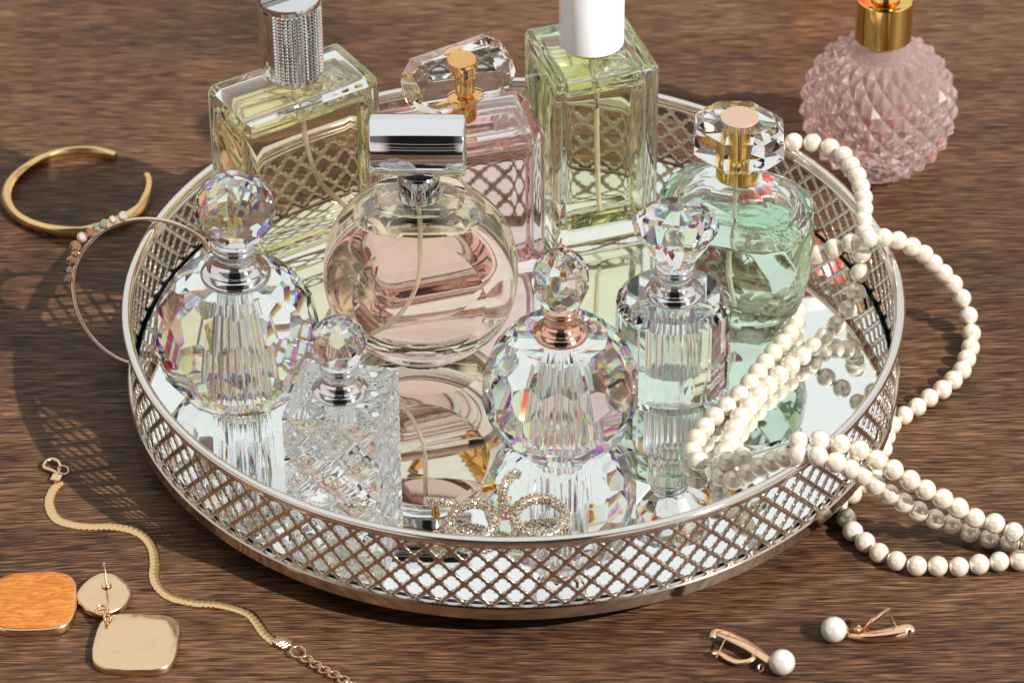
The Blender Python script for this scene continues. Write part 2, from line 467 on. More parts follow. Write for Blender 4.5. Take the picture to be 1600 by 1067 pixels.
# pierced lattice: diamond cells, each with a four-lobed hole
def lattice():
    bm = newbm(); NC = 102; hv = .495; K = 10
    def hole(t):                     # quatrefoil-like opening, pointed at the sides
        c, s = math.cos(t), math.sin(t)
        d = 1 / (abs(c) + abs(s))     # diamond
        rr = .745 * d * (1 - .12 * math.exp(-((abs(c) - abs(s)) / .14) ** 2) + .13 * math.exp(-((abs(abs(c) - abs(s)) - .42) / .22) ** 2)) 
        lobes = .66
        if abs(s) > .75: rr = min(rr, lobes + .04)
        if abs(c) > .80: rr = min(rr, .80)
        return rr
    n = 4 * K
    zc0 = Z1 - .06
    vcache = {}
    def V(u, z, key=None):
        z = min(max(z, Z1 - .05), ZR + .02)
        a = u / NC * 2 * pi
        k = (round(u * 400) % (NC * 400), round(z * 2000))
        if k in vcache: return vcache[k]
        v = bm.verts.new((RW * math.cos(a), RW * math.sin(a), z)); vcache[k] = v; return v
    for row in range(-1, 7):
        zc = zc0 + row * hv
        for i in range(NC):
            uc = i + (.5 if row % 2 else 0)
            outer, inner = [], []
            for k in range(n):
                t = 2 * pi * k / n
                c, s = math.cos(t), math.sin(t); d = 1 / (abs(c) + abs(s))
                outer.append(V(uc + .5 * d * c, zc + hv * d * s))
                h = hole(t)
                inner.append(V(uc + .5 * h * c, zc + hv * h * s))
            for k in range(n):
                j = (k + 1) % n
                vs_ = [outer[k], outer[j], inner[j], inner[k]]
                u = []
                for v in vs_:
                    if v not in u: u.append(v)
                if len(u) < 3: continue
                co = [v.co for v in u]
                if max(q.z for q in co) - min(q.z for q in co) < 1e-4: continue
                try: bm.faces.new(u)
                except ValueError: pass
    return bm
lat = part('lattice_wall', lattice(), M['nickel'], tray, 50)
sm = lat.modifiers.new('thickness', 'SOLIDIFY'); sm.thickness = .07 * S; sm.offset = 0
for k in range(4):
    a = R_(45 + 90 * k)
    part('foot', move(lathe([(0, 0), (.8, 0), (.9, .1), (.9, 1.04), (0, 1.04)], 24), (11.5 * math.cos(a), 11.5 * math.sin(a), 0)), M['foot'], tray, 40)

# ------------------------------------------------------------------ shared bottle pieces
def dip(parent, pts, r=.085):
    return part('dip_tube', tube(catmull(pts, 8), r, seg=10), M['tube'], parent, 60)
def collar(parent, z, R, material, name='collar', neck=None, top=None):
    """turned metal collar: flared foot, waist, double ring"""
    s = R / 1.3
    neck = neck or .74 * s
    p = [(0, 0), (1.22, 0), (1.31, .07), (1.33, .18), (1.28, .30), (1.10, .42), (1.02, .50), (1.0, .56), (.86, .68), (.78, .80),
         (.74, .92), (.74, 1.22), (.79, 1.27), (.86, 1.33), (.88, 1.40), (.85, 1.46), (.80, 1.49), (.80, 1.52), (.87, 1.55), (.90, 1.62),
         (.87, 1.69), (.80, 1.73), (.55, 1.74), (0, 1.70)]
    return part(name, lathe([(r * s, z + h * s) for r, h in p], 72), material, parent, 50), z + 1.70 * s
def fluted(parent, name, z0, z1, r0, r1, n=22, depth=.09, material=None, rows=8):
    pr = [(0, z0)] + [(r0 + (r1 - r0) * k / rows, z0 + (z1 - z0) * k / rows) for k in range(rows + 1)] + [(0, z1)]
    bm = lathe(pr, n * 6, rfun=lambda a, z, k: 1 + depth * abs(math.cos(n * a / 2)) - depth)
    return part(name, bm, material or M['air_x'], parent, 25)

# 1 big iridescent ball bottle at the left
def ball_bottle(label, px, py, r, rz, cut_lo, cut_hi, rows, n0, colR, col_mat, stop, cham, rz_rot, material, film):
    c = at(px, py, ZM + cut_lo)
    b = thing('crystal_ball_bottle', label, 'perfume bottle', (c.x, c.y, ZM + .02), rz_rot, 'cut crystal stopper bottles on the tray')
    planes = ellipsoid_planes(r, rz, rows, n0)
    planes += [((0, 0, -1), cut_lo), ((0, 0, 1), cut_hi)]
    part('body', move(gem(planes, 4 * r), (0, 0, cut_lo + .004)), material, b)
    zt = cut_lo + cut_hi
    fluted(b, 'inner_chamber', cut_lo - cham[3], zt - .25, cham[1], cham[0], 12, .14)
    part('neck_plug', lathe([(0, zt - .22), (cham[0] * .9, zt - .22), (cham[0] * .9, zt - .01), (0, zt - .01)], 40), col_mat, b, 40)
    _, z1 = collar(b, zt + .01, colR, col_mat)
    [o for o in b.children if o.name.startswith('collar')][0].location.x = (.10 if r > 3 else 0) * S
    return b, z1
b1, z = ball_bottle('largest cut crystal ball bottle with a round stopper on a chrome collar, beside the bangle',
                    370, 521, 3.07, 3.22, 2.86, 2.62, 8, 12, 1.30, M['chrome'], None, (.55, .86, 0, 1.9), .1, M['crystal_film'], 1)
part('stopper', move(gem(ellipsoid_planes(1.47, 1.47, 8, 12) + [((0, 0, -1), 1.33)], 6), (.20, 0, z + 1.33 + .005)), M['crystal_film'], b1)
b2, z = ball_bottle('clear cut crystal ball bottle with an egg shaped stopper on a rose gold collar',
                    876, 606, 2.88, 3.0, 2.62, 2.42, 9, 14, 1.0, M['rose'], None, (.52, .84, 0, 1.55), .4, M['crystal_film'], 1)
eg = ellipsoid_planes(1.0, 1.34, 6, 9, -90, 62) + [((0, 0, -1), 1.20)]
for i in range(14):
    a = 2 * pi * i / 14; nn = Vector((math.cos(a) * .72, math.sin(a) * .72, .70)).normalized(); eg.append((nn, 1.13))
part('stopper', move(gem(eg, 6), (0, 0, z + 1.20 + .005)), M['crystal'], b2)

# 2 small pressed-glass cube bottle
def relief_box(w, h, n=40):
    bm = newbm(); g = {}
    def disp(u, v):                       # u, v in -1..1 over one face
        d = 0.0
        for q in (u + v, u - v):
            f = abs((q / 1.0 + 1.0) % 1.0 - .0); f = min(f, 1 - f)
            d -= .14 * math.exp(-(f / .17) ** 2)
        cu, cv = ((u + v) % 1.0) - .5, ((u - v) % 1.0) - .5
        rr = math.hypot(cu, cv)
        d -= .07 * math.exp(-(rr / .16) ** 2) * (1 + .4 * math.cos(6 * math.atan2(cv, cu)))
        edge = min(1 - abs(u), 1 - abs(v))
        return d * min(1, edge / .06)
    for f in range(4):
        a = f * pi / 2; ca, sa = math.cos(a), math.sin(a)
        for i in range(n + 1):
            for j in range(n + 1):
                u, v = -1 + 2 * i / n, -1 + 2 * j / n
                x, y = u * w / 2, -(w / 2 + disp(u, v))
                k = (round((ca * x - sa * y) * 1e4), round((sa * x + ca * y) * 1e4), j)
                vert = g.get(k) or bm.verts.new((ca * x - sa * y, sa * x + ca * y, (v + 1) / 2 * h)); g[k] = vert
                g[(f, i, j)] = vert
        for i in range(n):
            for j in range(n):
                q = [g[(f, i, j)], g[(f, i + 1, j)], g[(f, i + 1, j + 1)], g[(f, i, j + 1)]]
                if len(set(q)) == 4:
                    try: bm.faces.new(q)
                    except ValueError: pass
    bmesh.ops.remove_doubles(bm, verts=bm.verts, dist=1e-4)
    es = [e for e in bm.edges if e.is_boundary]
    bmesh.ops.holes_fill(bm, edges=es, sides=0)
    return bm
c = at(532, 614, ZM + 3.75)
b3 = thing('crystal_cube_bottle', 'small square pressed glass bottle with crossed grooves, chrome collar and round faceted stopper', 'perfume bottle', (c.x, c.y, ZM + .02), R_(-11), 'cut crystal stopper bottles on the tray')
part('body', move(relief_box(3.55, 3.75), (0, 0, .01)), M['press_glass'], b3, 40)
fluted(b3, 'inner_chamber', 1.2, 3.45, .6, .5, 10, .1)
_, z = collar(b3, 3.78, 1.04, M['chrome'])
part('stopper', move(gem(ellipsoid_planes(1.0, 1.0, 6, 9) + [((0, 0, -1), .88)], 5), (0, 0, z + .885)), M['crystal'], b3)

# 3 drum-shaped crystal bottle with a diamond stopper
c = at(1050, 590, ZM)
b4 = thing('crystal_drum_bottle', 'round clear crystal drum bottle with a tall diamond shaped stopper and chrome collar', 'perfume bottle', (c.x, c.y, ZM + .02), .13, 'cut crystal stopper bottles on the tray')
pl = []
for i in range(20):
    a = 2 * pi * i / 20; d = Vector((math.cos(a), math.sin(a), 0))
    pl += [(d, 2.17), ((d.x, d.y, 1.1), (2.17 + 1.1 * 1.95 - .30) / math.hypot(1, 1.1)), ((d.x, d.y, -1.5), (2.17 + 1.5 * 1.95 - .2) / math.hypot(1, 1.5))]
pl += [((0, 0, 1), 1.95), ((0, 0, -1), 1.95)]
part('body', move(gem(pl, 12), (0, 0, 1.955)), M['crystal_soft'], b4)
fluted(b4, 'inner_chamber', .8, 3.0, .66, .66, 12, .10)
fluted(b4, 'neck_chamber', 3.15, 3.84, .45, .42, 10, .08)
_, z = collar(b4, 3.92, 1.10, M['chrome'])
pl = [((0, 0, 1), 3.0)]
for i in range(12):
    a = 2 * pi * i / 12; ca, sa = math.cos(a), math.sin(a)
    a2 = a + pi / 12; cb, sb = math.cos(a2), math.sin(a2)
    def pn(c_, s_, r0, z0, r1, z1_):      # plane through (r0,z0),(r1,z1)
        nn = Vector(((z1_ - z0) * c_, (z1_ - z0) * s_, -(r1 - r0))); nn.normalize()
        return (nn, nn.dot(Vector((r0 * c_, r0 * s_, z0))))
    pl += [pn(ca, sa, .62, 0, 1.58, 1.95), pn(cb, sb, 1.12, .9, 1.60, 1.98), pn(ca, sa, 1.58, 1.95, 1.585, 2.15), pn(cb, sb, 1.60, 2.15, .95, 2.80), pn(ca, sa, 1.2, 2.62, .25, 3.02)]
pl += [((0, 0, -1), 0)]
part('stopper', move(scl(gem(pl, 9), (1, 1, .86)), (0, 0, z + .005)), M['crystal'], b4)

# 4 round peach bottle with a chrome bar cap
c = at(658, 432, ZM + 3.55)
b5 = thing('round_perfume_bottle', 'round clear bottle of pale peach perfume with a horizontal chrome cylinder cap', 'perfume bottle', (c.x, c.y, ZM + .02), R_(-1.5))
def disc(rx, hy, rz, flat=.78, p=2.6, n=72, rows=40, top=None, dz=0, flats=None):
    """thick round disc standing on edge, axis along y"""
    bm = newbm(); rings = []
    prof = []
    for k in range(rows + 1):
        t = -pi / 2 + pi * k / rows
        y = math.copysign(abs(math.sin(t)) ** (2 / p), math.sin(t)) * hy
        r = abs(math.cos(t)) ** (2 / p)
        prof.append((r, y))
    for r, y in prof:
        if r < 1e-4: rings.append([bm.verts.new((0, y, 0))]); continue
        ring = []
        for i in range(n):
            a = 2 * pi * i / n; z = rz * r * math.sin(a)
            ring.append(bm.verts.new((rx * r * math.cos(a), y, z)))
        rings.append(ring)
    for k in range(len(rings) - 1):
        A, B = rings[k], rings[k + 1]
        for i in range(n):
            j = (i + 1) % n
            if len(A) == 1: bm.faces.new((A[0], B[i], B[j]))
            elif len(B) == 1: bm.faces.new((A[i], A[j], B[0]))
            else: bm.faces.new((A[i], A[j], B[j], B[i]))
    if top is not None:
        geom = bm.verts[:] + bm.edges[:] + bm.faces[:]
        for zc, sgn in top:
            geom = bm.verts[:] + bm.edges[:] + bm.faces[:]
            res = bmesh.ops.bisect_plane(bm, geom=geom, dist=1e-5, plane_co=(0, 0, zc), plane_no=(0, 0, sgn), clear_outer=True)
            cut = [e for e in res['geom_cut'] if isinstance(e, bmesh.types.BMEdge)]
            if cut: bmesh.ops.contextual_create(bm, geom=cut)
    if flats:
        for sgn in (1, -1):
            geom = bm.verts[:] + bm.edges[:] + bm.faces[:]
            res = bmesh.ops.bisect_plane(bm, geom=geom, dist=1e-5, plane_co=(0, sgn * flats, 0), plane_no=(0, sgn, 0), clear_outer=True)
            cut = [e for e in res['geom_cut'] if isinstance(e, bmesh.types.BMEdge)]
            if cut: bmesh.ops.contextual_create(bm, geom=cut)
    return move(bm, (0, 0, dz))
CZ = 3.62
part('body', disc(3.72, 2.15, 3.75, p=3.1, dz=CZ, top=((3.32, 1), (-3.58, -1)), n=96, rows=64, flats=1.92), M['peach_glass'], b5, 28)
part('perfume', disc(3.30, 1.6, 3.33, p=3.4, dz=CZ + .12, top=((2.35, 1), (-2.72, -1)), n=96, rows=64, flats=1.45), M['liq_peach'], b5, 28)
bm = disc(3.30, 1.6, 3.33, p=3.4, dz=CZ + .12, top=((2.97, 1), (2.37, -1)), n=96, rows=64, flats=1.45)
part('air_space', bm, M['air'], b5, 28)
part('bottle_neck', lathe([(0, 6.95), (.78, 6.95), (.80, 7.02), (.80, 7.95), (.74, 8.02), (0, 8.02)], 48), M['chrome'], b5, 40)
bm = newbm(); prof = [(0, -1.8), (1.02, -1.8), (1.10, -1.76), (1.13, -1.7), (1.13, 1.7), (1.10, 1.76), (1.02, 1.8), (0, 1.8)]
add_lathe(bm, prof, 96); rota(bm, pi / 2, 'Y'); move(bm, (0, 0, 8.02 + 1.10))
part('cap', bm, M['chrome'], b5, 40)
dip(b5, [(0, 0, 6.6), (0, -.05, 5.8), (.0, -.1, 4.2), (-.3, -.1, 3.0), (-1.0, 0, 1.9), (-1.9, 0, 1.25)])

b5.scale = (1, 1, 1.05)
# generic rectangular bottle
def rect_bottle(b, w, d, h, r, wall, bottom, liq_top, gmat, lmat, shoulder=.3):
    part('body', rbox(w, d, h, r, 4), gmat, b, 35)
    iw, idp = w - 2 * wall, d - 2 * wall
    part('perfume', rbox(iw, idp, liq_top - bottom, min(r, .45), 4, bottom), lmat, b, 35)
    if h - shoulder - liq_top > .25:
        part('air_space', rbox(iw, idp, h - shoulder - liq_top - .03, .12, 2, liq_top + .03), M['air'], b, 35)

# 5 tall pale green square bottle, white cap
P0, P1_, P2_ = at(873, 402, ZM), None, None
ang = R_(17.5); u = Vector((math.cos(ang), math.sin(ang), 0)); v = Vector((-math.sin(ang), math.cos(ang), 0))
cc = at(924, 84, ZM + 8.2)
b6 = thing('square_perfume_bottle', 'tall square clear bottle of pale green perfume with a white cylinder cap', 'perfume bottle', (cc.x, cc.y, ZM + .02), ang)
b6.scale = (1, 1, 1.045)
rect_bottle(b6, 4.25, 4.35, 8.15, .28, .52, 1.05, 7.15, M['green_glass'], M['liq_green'], .42)
part('collar', lathe([(0, 8.16), (1.02, 8.16), (1.06, 8.22), (1.06, 8.50), (0, 8.50)], 48), M['gold'], b6, 40)
part('cap', lathe([(0, 8.36), (1.20, 8.36), (1.27, 8.42), (1.28, 8.5), (1.28, 12.6), (1.2, 12.75), (0, 12.8)], 72), M['white'], b6, 40)
dip(b6, [(0, 0, 8.0), (0, 0, 5), (.05, -.1, 2.2), (.1, -.2, 1.25)], .1)

# 6 pale yellow rectangular bottle with a knurled cap
cc = at(458, 132, ZM + 7.75)
b7 = thing('rectangular_perfume_bottle', 'wide rectangular bottle of pale yellow perfume with a silver knurled cap', 'perfume bottle', (cc.x, cc.y, ZM + .02), R_(32))
b7.scale = (1, 1, 1.04)
rect_bottle(b7, 6.1, 3.35, 7.65, .42, .42, 1.1, 6.55, M['yellow_glass'], M['liq_yellow'], .5)
part('bottle_neck', lathe([(0, 7.6), (.72, 7.6), (.74, 8.02), (0, 8.02)], 40), M['chrome'], b7, 40)
def knurled():
    bm = newbm(); rows, seg = 20, 42
    prof = [(0, 0), (1.12, 0), (1.18, .05), (1.18, .16)]
    prof += [(1.18, .16 + 2.9 * k / (rows * 2)) for k in range(1, rows * 2 + 1)]
    prof += [(1.18, 3.12), (1.215, 3.16), (1.215, 3.30)]
    def rf(a, z, k):
        k0 = 4
        if k < k0 or k >= k0 + rows * 2: return 1
        da = (a - R_(178) + pi) % (2 * pi) - pi
        if abs(da) < R_(26): return 1.02                    # the plain strip
        return 1.06 if (round(a / (2 * pi) * seg * 2) % 2 and k % 2) else 1.0
    add_lathe(bm, prof, seg * 2, rfun=rf)
    return bm
cap = part('cap', move(knurled(), (0, 0, 7.92)), M['chrome'], b7)
# top plate cut in two levels
bm = newbm()
for sgn, zt in ((1, 3.62), (-1, 3.40)):
    pts = [(1.215 * math.cos(t), 1.215 * math.sin(t)) for t in [pi * k / 32 for k in range(33)]]
    lo = [bm.verts.new((x, y * sgn + (.012 * sgn), 3.31)) for x, y in pts]; hi = [bm.verts.new((x * .985, y * .985 * sgn + (.012 * sgn), zt)) for x, y in pts]
    n = len(lo)
    for k in range(n): bm.faces.new((lo[k], lo[(k + 1) % n], hi[(k + 1) % n], hi[k]))
    bm.faces.new(lo); bm.faces.new(hi)
rotz(bm, R_(0)); move(bm, (0, 0, 7.92))
part('cap_top', bm, M['chrome'], cap, 30)
dip(b7, [(0, 0, 7.5), (.05, -.1, 5.4), (.5, -.2, 3.4), (1.5, -.3, 1.9), (2.1, -.2, 1.35)], .1)

# 7 pink rectangular bottle with a crystal bar cap
angp = R_(15)
cc = at(735, 178, ZM + 7.3)
b8 = thing('pink_perfume_bottle', 'wide rectangular bottle of pink perfume with a chunky clear bar cap over a gold sprayer', 'perfume bottle', (cc.x - .62, cc.y, ZM + .02), angp)
part('body', rbox(6.6, 3.5, 7.1, .65, 6), M['pink_glass'], b8, 40)
part('perfume', rbox(5.6, 2.6, 5.35, .5, 5, .75), M['liq_pink'], b8, 40)
part('air_space', rbox(5.6, 2.6, .5, .14, 3, 6.13), M['air'], b8, 40)
sp = part('sprayer', lathe([(0, 7.1), (.58, 7.1), (.60, 7.15), (.60, 8.2), (.72, 8.26), (.74, 8.34), (.60, 8.42), (.40, 8.46), (.38, 8.9), (.44, 9.1), (.60, 9.2), (.62, 9.55), (.56, 9.62), (0, 9.64)], 56, center=(.28, 0, 0)), M['orange_gold'], b8, 40)
part('nozzle', move(rota(lathe([(0, 0), (.09, 0), (.09, .1), (0, .1)], 16), pi / 2, 'X'), (.28, -.56, 9.38)), M['foot'], sp, 40)
pl = []
for k in range(7):                      # seven long sides, then slanted end facets and big end tables
    a = 2 * pi * (k + .35) / 7; c_, s_ = math.cos(a), math.sin(a)
    pl.append(((.06 * (-1) ** k, c_, s_), 1.0 + .05 * math.sin(k * 2.1)))
    pl.append(((.75, c_, s_), 2.02 + .06 * math.sin(k * 1.7)))
    pl.append(((-.70, c_, s_), 1.96 + .07 * math.cos(k * 2.3)))
pl += [((1, .1, .25), 2.08), ((-1, -.15, .10), 1.98)]
pl = [(n_, d_ if abs(n_[0]) < .5 or abs(n_[0]) == 1 else d_ * .86) for n_, d_ in pl]
bm = gem(pl, 9)
bmesh.ops.bevel(bm, geom=bm.edges[:], offset=.04, segments=1, profile=.5, affect='EDGES')
scl(bm, (1.0, 1.12, 1.12)); rota(bm, R_(-3), 'Y'); rotz(bm, R_(10)); move(bm, (.15, -.05, 9.0))
part('cap', bm, M['cap_glass'], b8)
dip(b8, [(0, 0, 7.0), (0, 0, 4), (.4, .1, 1.2)], .09)

# 8 mint faceted bottle
cc = at(1152, 284, ZM + 6.45)
ang = R_(-24)
b9 = thing('mint_perfume_bottle', 'faceted mint green perfume bottle with a clear octagonal cap over a gold neck', 'perfume bottle', (cc.x, cc.y, ZM + .02), ang)
b9.scale = (1, 1, 1.05)
def oct_(w, d, ph=0.0, n=16, p=3.4, s=1.0):
    out = []
    for i in range(n):
        a = 2 * pi * (i + ph) / n; c_, s_ = math.cos(a), math.sin(a)
        r = (abs(c_) ** p + abs(s_) ** p) ** (-1 / p)
        out.append((s * w / 2 * r * c_, s * d / 2 * r * s_))
    return out
secs = []
zs = [(0, .74), (.5, .84), (1.5, .94), (2.5, .99), (3.5, 1.02), (4.5, 1.0)]
for k, (z_, s_) in enumerate(zs): secs.append((z_, oct_(6.0, 4.3, .5 * (k % 2), 14, 2.8, s_)))
bm = loft(secs, cap=False, stagger=True)
# shoulder: a clean octagonal table
top = [v for v in bm.verts if abs(v.co.z - 4.5) < 1e-4]
top.sort(key=lambda v: math.atan2(v.co.y / 4.3, v.co.x / 6.0))
prev = top
for z_, s_ in ((4.62, .985), (5.2, 1.0), (5.45, .96), (6.0, .62), (6.38, .32)):
    ring = [bm.verts.new((v.co.x * s_ / (1.0), v.co.y * s_, z_)) for v in top]
    for i in range(14):
        bm.faces.new((prev[i], prev[(i + 1) % 14], ring[(i + 1) % 14], ring[i]))
    prev = ring
bm.faces.new(prev)
bot = [e for e in bm.edges if e.is_boundary]
bmesh.ops.contextual_create(bm, geom=bot)
bmesh.ops.bevel(bm, geom=bm.edges[:], offset=.035, segments=1, affect='EDGES')
part('body', bm, M['mint_glass'], b9, 12)
secs = [(z_, oct_(6.0, 4.3, 0, 14, 2.8, s_)) for z_, s_ in ((.9, .66), (1.2, .76), (2.3, .84), (3.6, .86), (4.35, .84))]
part('perfume', loft(secs), M['liq_mint'], b9, 50)
secs = [(z_, oct_(6.0, 4.3, 0, 14, 2.8, s_)) for z_, s_ in ((4.38, .82), (5.0, .78), (5.25, .70), (5.7, .45))]
part('air_space', loft(secs), M['air'], b9, 50)
part('bottle_neck', lathe([(0, 6.39), (.80, 6.39), (.84, 6.44), (.84, 7.12), (.42, 7.18), (.42, 8.60), (0, 8.60)], 64), M['gold'], b9, 30)
pl = []
for i in range(8):
    a = 2 * pi * (i + .5) / 8; c_, s_ = math.cos(a), math.sin(a)
    R1 = 1.80 - .38 * abs(s_) ** 1.2
    pl += [((c_, s_, .05), R1), ((c_, s_, 1.1), (R1 + 1.1 * .86 - .34) / math.hypot(1, 1.1)), ((c_, s_, -.9), (R1 + .9 * .86 - .30) / math.hypot(1, .9))]
pl += [((0, 0, 1), .86), ((0, 0, -1), .86)]
cp = part('cap', move(gem(pl, 8), (0, 0, 8.06)), M['cap_glass'], b9)
part('cap_disc', lathe([(0, 8.9125), (.72, 8.9125), (.74, 8.93), (.72, 8.95), (0, 8.95)], 48), M['peach'], cp, 30)
dip(b9, [(0, 0, 6.2), (0, 0, 3), (.3, 0, 1.15)], .1)

# 9 studded pink atomiser behind the tray
c = at(1373, 166, 3.15)
b10 = thing('studded_atomizer_bottle', 'round pink atomizer bottle covered in pyramid studs with a gold collar, behind the tray', 'perfume bottle', (c.x, c.y, 0), .1)
def studs(R=3.12, n=20, rows=13, h=.22):
    bm = newbm(); cz = 3.2
    lat = [R_(-66 + (128) * k / rows) for k in range(rows + 1)]
    def P(k, i):                 # staggered grid point
        a = 2 * pi * (i + (.5 if k % 2 else 0)) / n
        return Vector((R * math.cos(lat[k]) * math.cos(a), R * math.cos(lat[k]) * math.sin(a), cz + R * math.sin(lat[k])))
    V = {}
    def vv(k, i):
        i %= n
        if (k, i) not in V: V[(k, i)] = bm.verts.new(P(k, i))
        return V[(k, i)]
    ctr = Vector((0, 0, cz))
    for k in range(1, rows):
        for i in range(n):
            # diamond centred between vv(k,i) and vv(k,i+1), tips on rows k-1, k+1
            j = i + (1 if k % 2 else 0)
            j = i + 1 if k % 2 else i + 1
            l, r_ = vv(k, i), vv(k, i + 1)
            ti = i + (1 if k % 2 else 0)
            t_, b_ = vv(k + 1, ti), vv(k - 1, ti)
            cen = (l.co + r_.co + t_.co + b_.co) / 4
            ap = bm.verts.new(ctr + (cen - ctr).normalized() * (R * 1.0 + h * (.55 + .45 * math.cos(lat[k]))))
            for a_, b2_ in ((l, b_), (b_, r_), (r_, t_), (t_, l)): bm.faces.new((a_, b2_, ap))
    # bottom and top closures
    ring = [vv(0, i) for i in range(n)]; l1 = [vv(1, i) for i in range(n)]
    lowc = bm.verts.new((0, 0, .02)); foot = [bm.verts.new((1.15 * math.cos(2 * pi * i / n), 1.15 * math.sin(2 * pi * i / n), .0)) for i in range(n)]
    for i in range(n):
        j = (i + 1) % n
        bm.faces.new((ring[i], ring[j], l1[i]))
        bm.faces.new((foot[i], foot[j], ring[j], ring[i])); bm.faces.new((foot[j], foot[i], lowc))
    rt, rp = [vv(rows, i) for i in range(n)], [vv(rows - 1, i) for i in range(n)]
    nk = [bm.verts.new((1.0 * math.cos(2 * pi * (i + .5 * (rows % 2)) / n), 1.0 * math.sin(2 * pi * (i + .5 * (rows % 2)) / n), 6.6)) for i in range(n)]
    tc_ = bm.verts.new((0, 0, 6.6))
    for i in range(n):
        j = (i + 1) % n
        if rows % 2: bm.faces.new((rt[i], rt[j], rp[j]))
        else: bm.faces.new((rt[i], rt[j], rp[i]))
        bm.faces.new((rt[i], rt[j], nk[j], nk[i])); bm.faces.new((nk[i], nk[j], tc_))
    return bm
sb = studs(); bmesh.ops.bevel(sb, geom=sb.edges[:], offset=.018, segments=1, profile=.5, affect='EDGES')
part('body', sb, M['pink_stud'], b10)
part('perfume', lathe([(0, 1.0)] + [(2.35 * math.cos(R_(t_)), 3.2 + 2.35 * math.sin(R_(t_))) for t_ in range(-68, 30, 6)] + [(0, 4.3)], 48), glass('pink_perfume_in_atomizer', 1.36 / 1.45, absorb=(.93, .66, .66), density=7), b10, 30)
co = part('collar', lathe([(0, 6.25), (1.12, 6.55), (1.17, 6.6), (1.17, 8.42), (1.13, 8.48), (1.0, 8.48), (.98, 8.4), (0, 8.4)], 72), M['gold'], b10, 30)
part('sprayer', lathe([(0, 8.4), (.55, 8.4), (.62, 8.5), (.55, 8.62), (.50, 8.8), (.50, 9.1), (.72, 9.2), (.76, 10.0), (.6, 10.3), (0, 10.4)], 48), M['orange_gold'], b10, 40)

# 10 the red thing at the top edge
c = at(1268, -30, 0)
b11 = thing('red_vase', 'bright red vase at the top edge, only its round foot showing beside the pink atomizer', 'vase', (c.x, c.y, 0))
part('body', lathe([(0, 0), (1.4, 0), (1.55, .1), (1.55, .4), (1.35, .9), (1.3, 3), (1.5, 7), (2.0, 11), (2.5, 14), (2.7, 17), (2.75, 18.6), (2.65, 18.8), (0, 18.7)], 64), M['red'], b11, 40)
part('rim', lathe([(2.7, 18.82), (2.85, 18.9), (2.9, 19.6), (2.7, 19.8), (0, 19.7)], 64), M['white'], b11, 40)

# ------------------------------------------------------------------ pearl necklace
PR = .385
neck = thing('pearl_necklace', 'long cream pearl necklace looped over the tray rim and across the table', 'necklace')
strands = []
A = [(1196, 250, 4.6), (1210, 232, 4.8), (1228, 225, 4.9), (1251, 221, 4.95), (1272, 224, 4.95), (1291, 229, 4.95), (1312, 237, 4.95), (1326, 254, 4.95), (1338, 272, 4.95), (1345, 291, 4.95), (1350, 315, 4.95),
     (1349, 342, 4.95), (1352, 366, 4.85)]
A2 = [(1357, 373, 5.55), (1390, 372, 5.2), (1416, 382, 4.7), (1441, 395, 4.1), (1459, 412, 3.4), (1477, 430, 2.7), (1494, 450, 2.0), (1507, 475, 1.3), (1515, 502, .75),
      (1518, 533, .42), (1511, 559, .375), (1500, 584, .375), (1484, 598, .375), (1468, 612, .375), (1448, 624, .375), (1431, 637, .375), (1412, 649, .375), (1394, 663, .375), (1384, 682, .375),
      (1378, 705, .375), (1366, 735, .375), (1340, 765, .375), (1312, 783, .375), (1300, 797, .375)]
B = [(1329, 380, 5.1), (1309, 386, 4.8), (1287, 393, 4.5), (1269, 401, 4.1), (1250, 408, 3.5), (1228, 416, 2.8), (1205, 425, 2.1), (1180, 432, 1.93), (1158, 440, 1.93)]
C = [(1346, 396, 4.3), (1344, 424, 3.7), (1339, 453, 3.1), (1327, 480, 2.6), (1312, 503, 2.2), (1293, 521, 1.95), (1274, 539, 1.93), (1256, 553, 1.93), (1238, 568, 1.93),
     (1220, 584, 1.93), (1203, 599, 1.93), (1187, 614, 1.93), (1172, 632, 1.93), (1156, 652, 1.93), (1146, 672, 1.93), (1138, 693, 1.93), (1129, 714, 1.95), (1124, 738, 2.0), (1135, 752, 2.1),
     (1151, 747, 2.4), (1171, 737, 2.9), (1195, 726, 3.6), (1223, 715, 4.4), (1256, 710, 4.98), (1288, 714, 4.98), (1315, 727, 4.5), (1341, 738, 3.9), (1361, 753, 3.3), (1383, 767, 2.8), (1404, 781, 2.3),
     (1426, 793, 1.8), (1448, 806, 1.4), (1476, 815, 1.0), (1499, 823, .7), (1525, 836, .45), (1551, 843, .375), (1578, 848, .375), (1605, 852, .375), (1635, 856, .375)]
D = [(1180, 452, 1.93), (1208, 458, 1.93), (1233, 468, 1.93), (1246, 486, 1.93), (1240, 508, 1.93), (1230, 526, 1.95), (1217, 542, 2.0), (1205, 555, 2.0), (1194, 569, 2.05), (1180, 588, 2.1), (1166, 606, 2.1), (1150, 622, 2.0),
     (1125, 643, 1.93), (1108, 659, 1.93), (1095, 676, 1.93), (1085, 693, 1.93), (1082, 712, 1.93), (1095, 722, 2.05), (1112, 727, 2.2), (1129, 723, 2.5), (1149, 717, 2.9), (1172, 711, 3.4), (1199, 703, 4.1), (1227, 694, 4.7),
     (1258, 688, 5.1), (1290, 689, 5.1), (1322, 696, 4.95), (1351, 707, 4.6), (1375, 722, 4.2), (1400, 736, 3.8), (1424, 751, 3.4), (1450, 767, 2.9), (1477, 781, 2.5), (1502, 796, 2.0), (1528, 811, 1.6),
     (1556, 818, 1.45), (1582, 830, 1.3), (1602, 841, 1.2), (1625, 850, 1.2)]
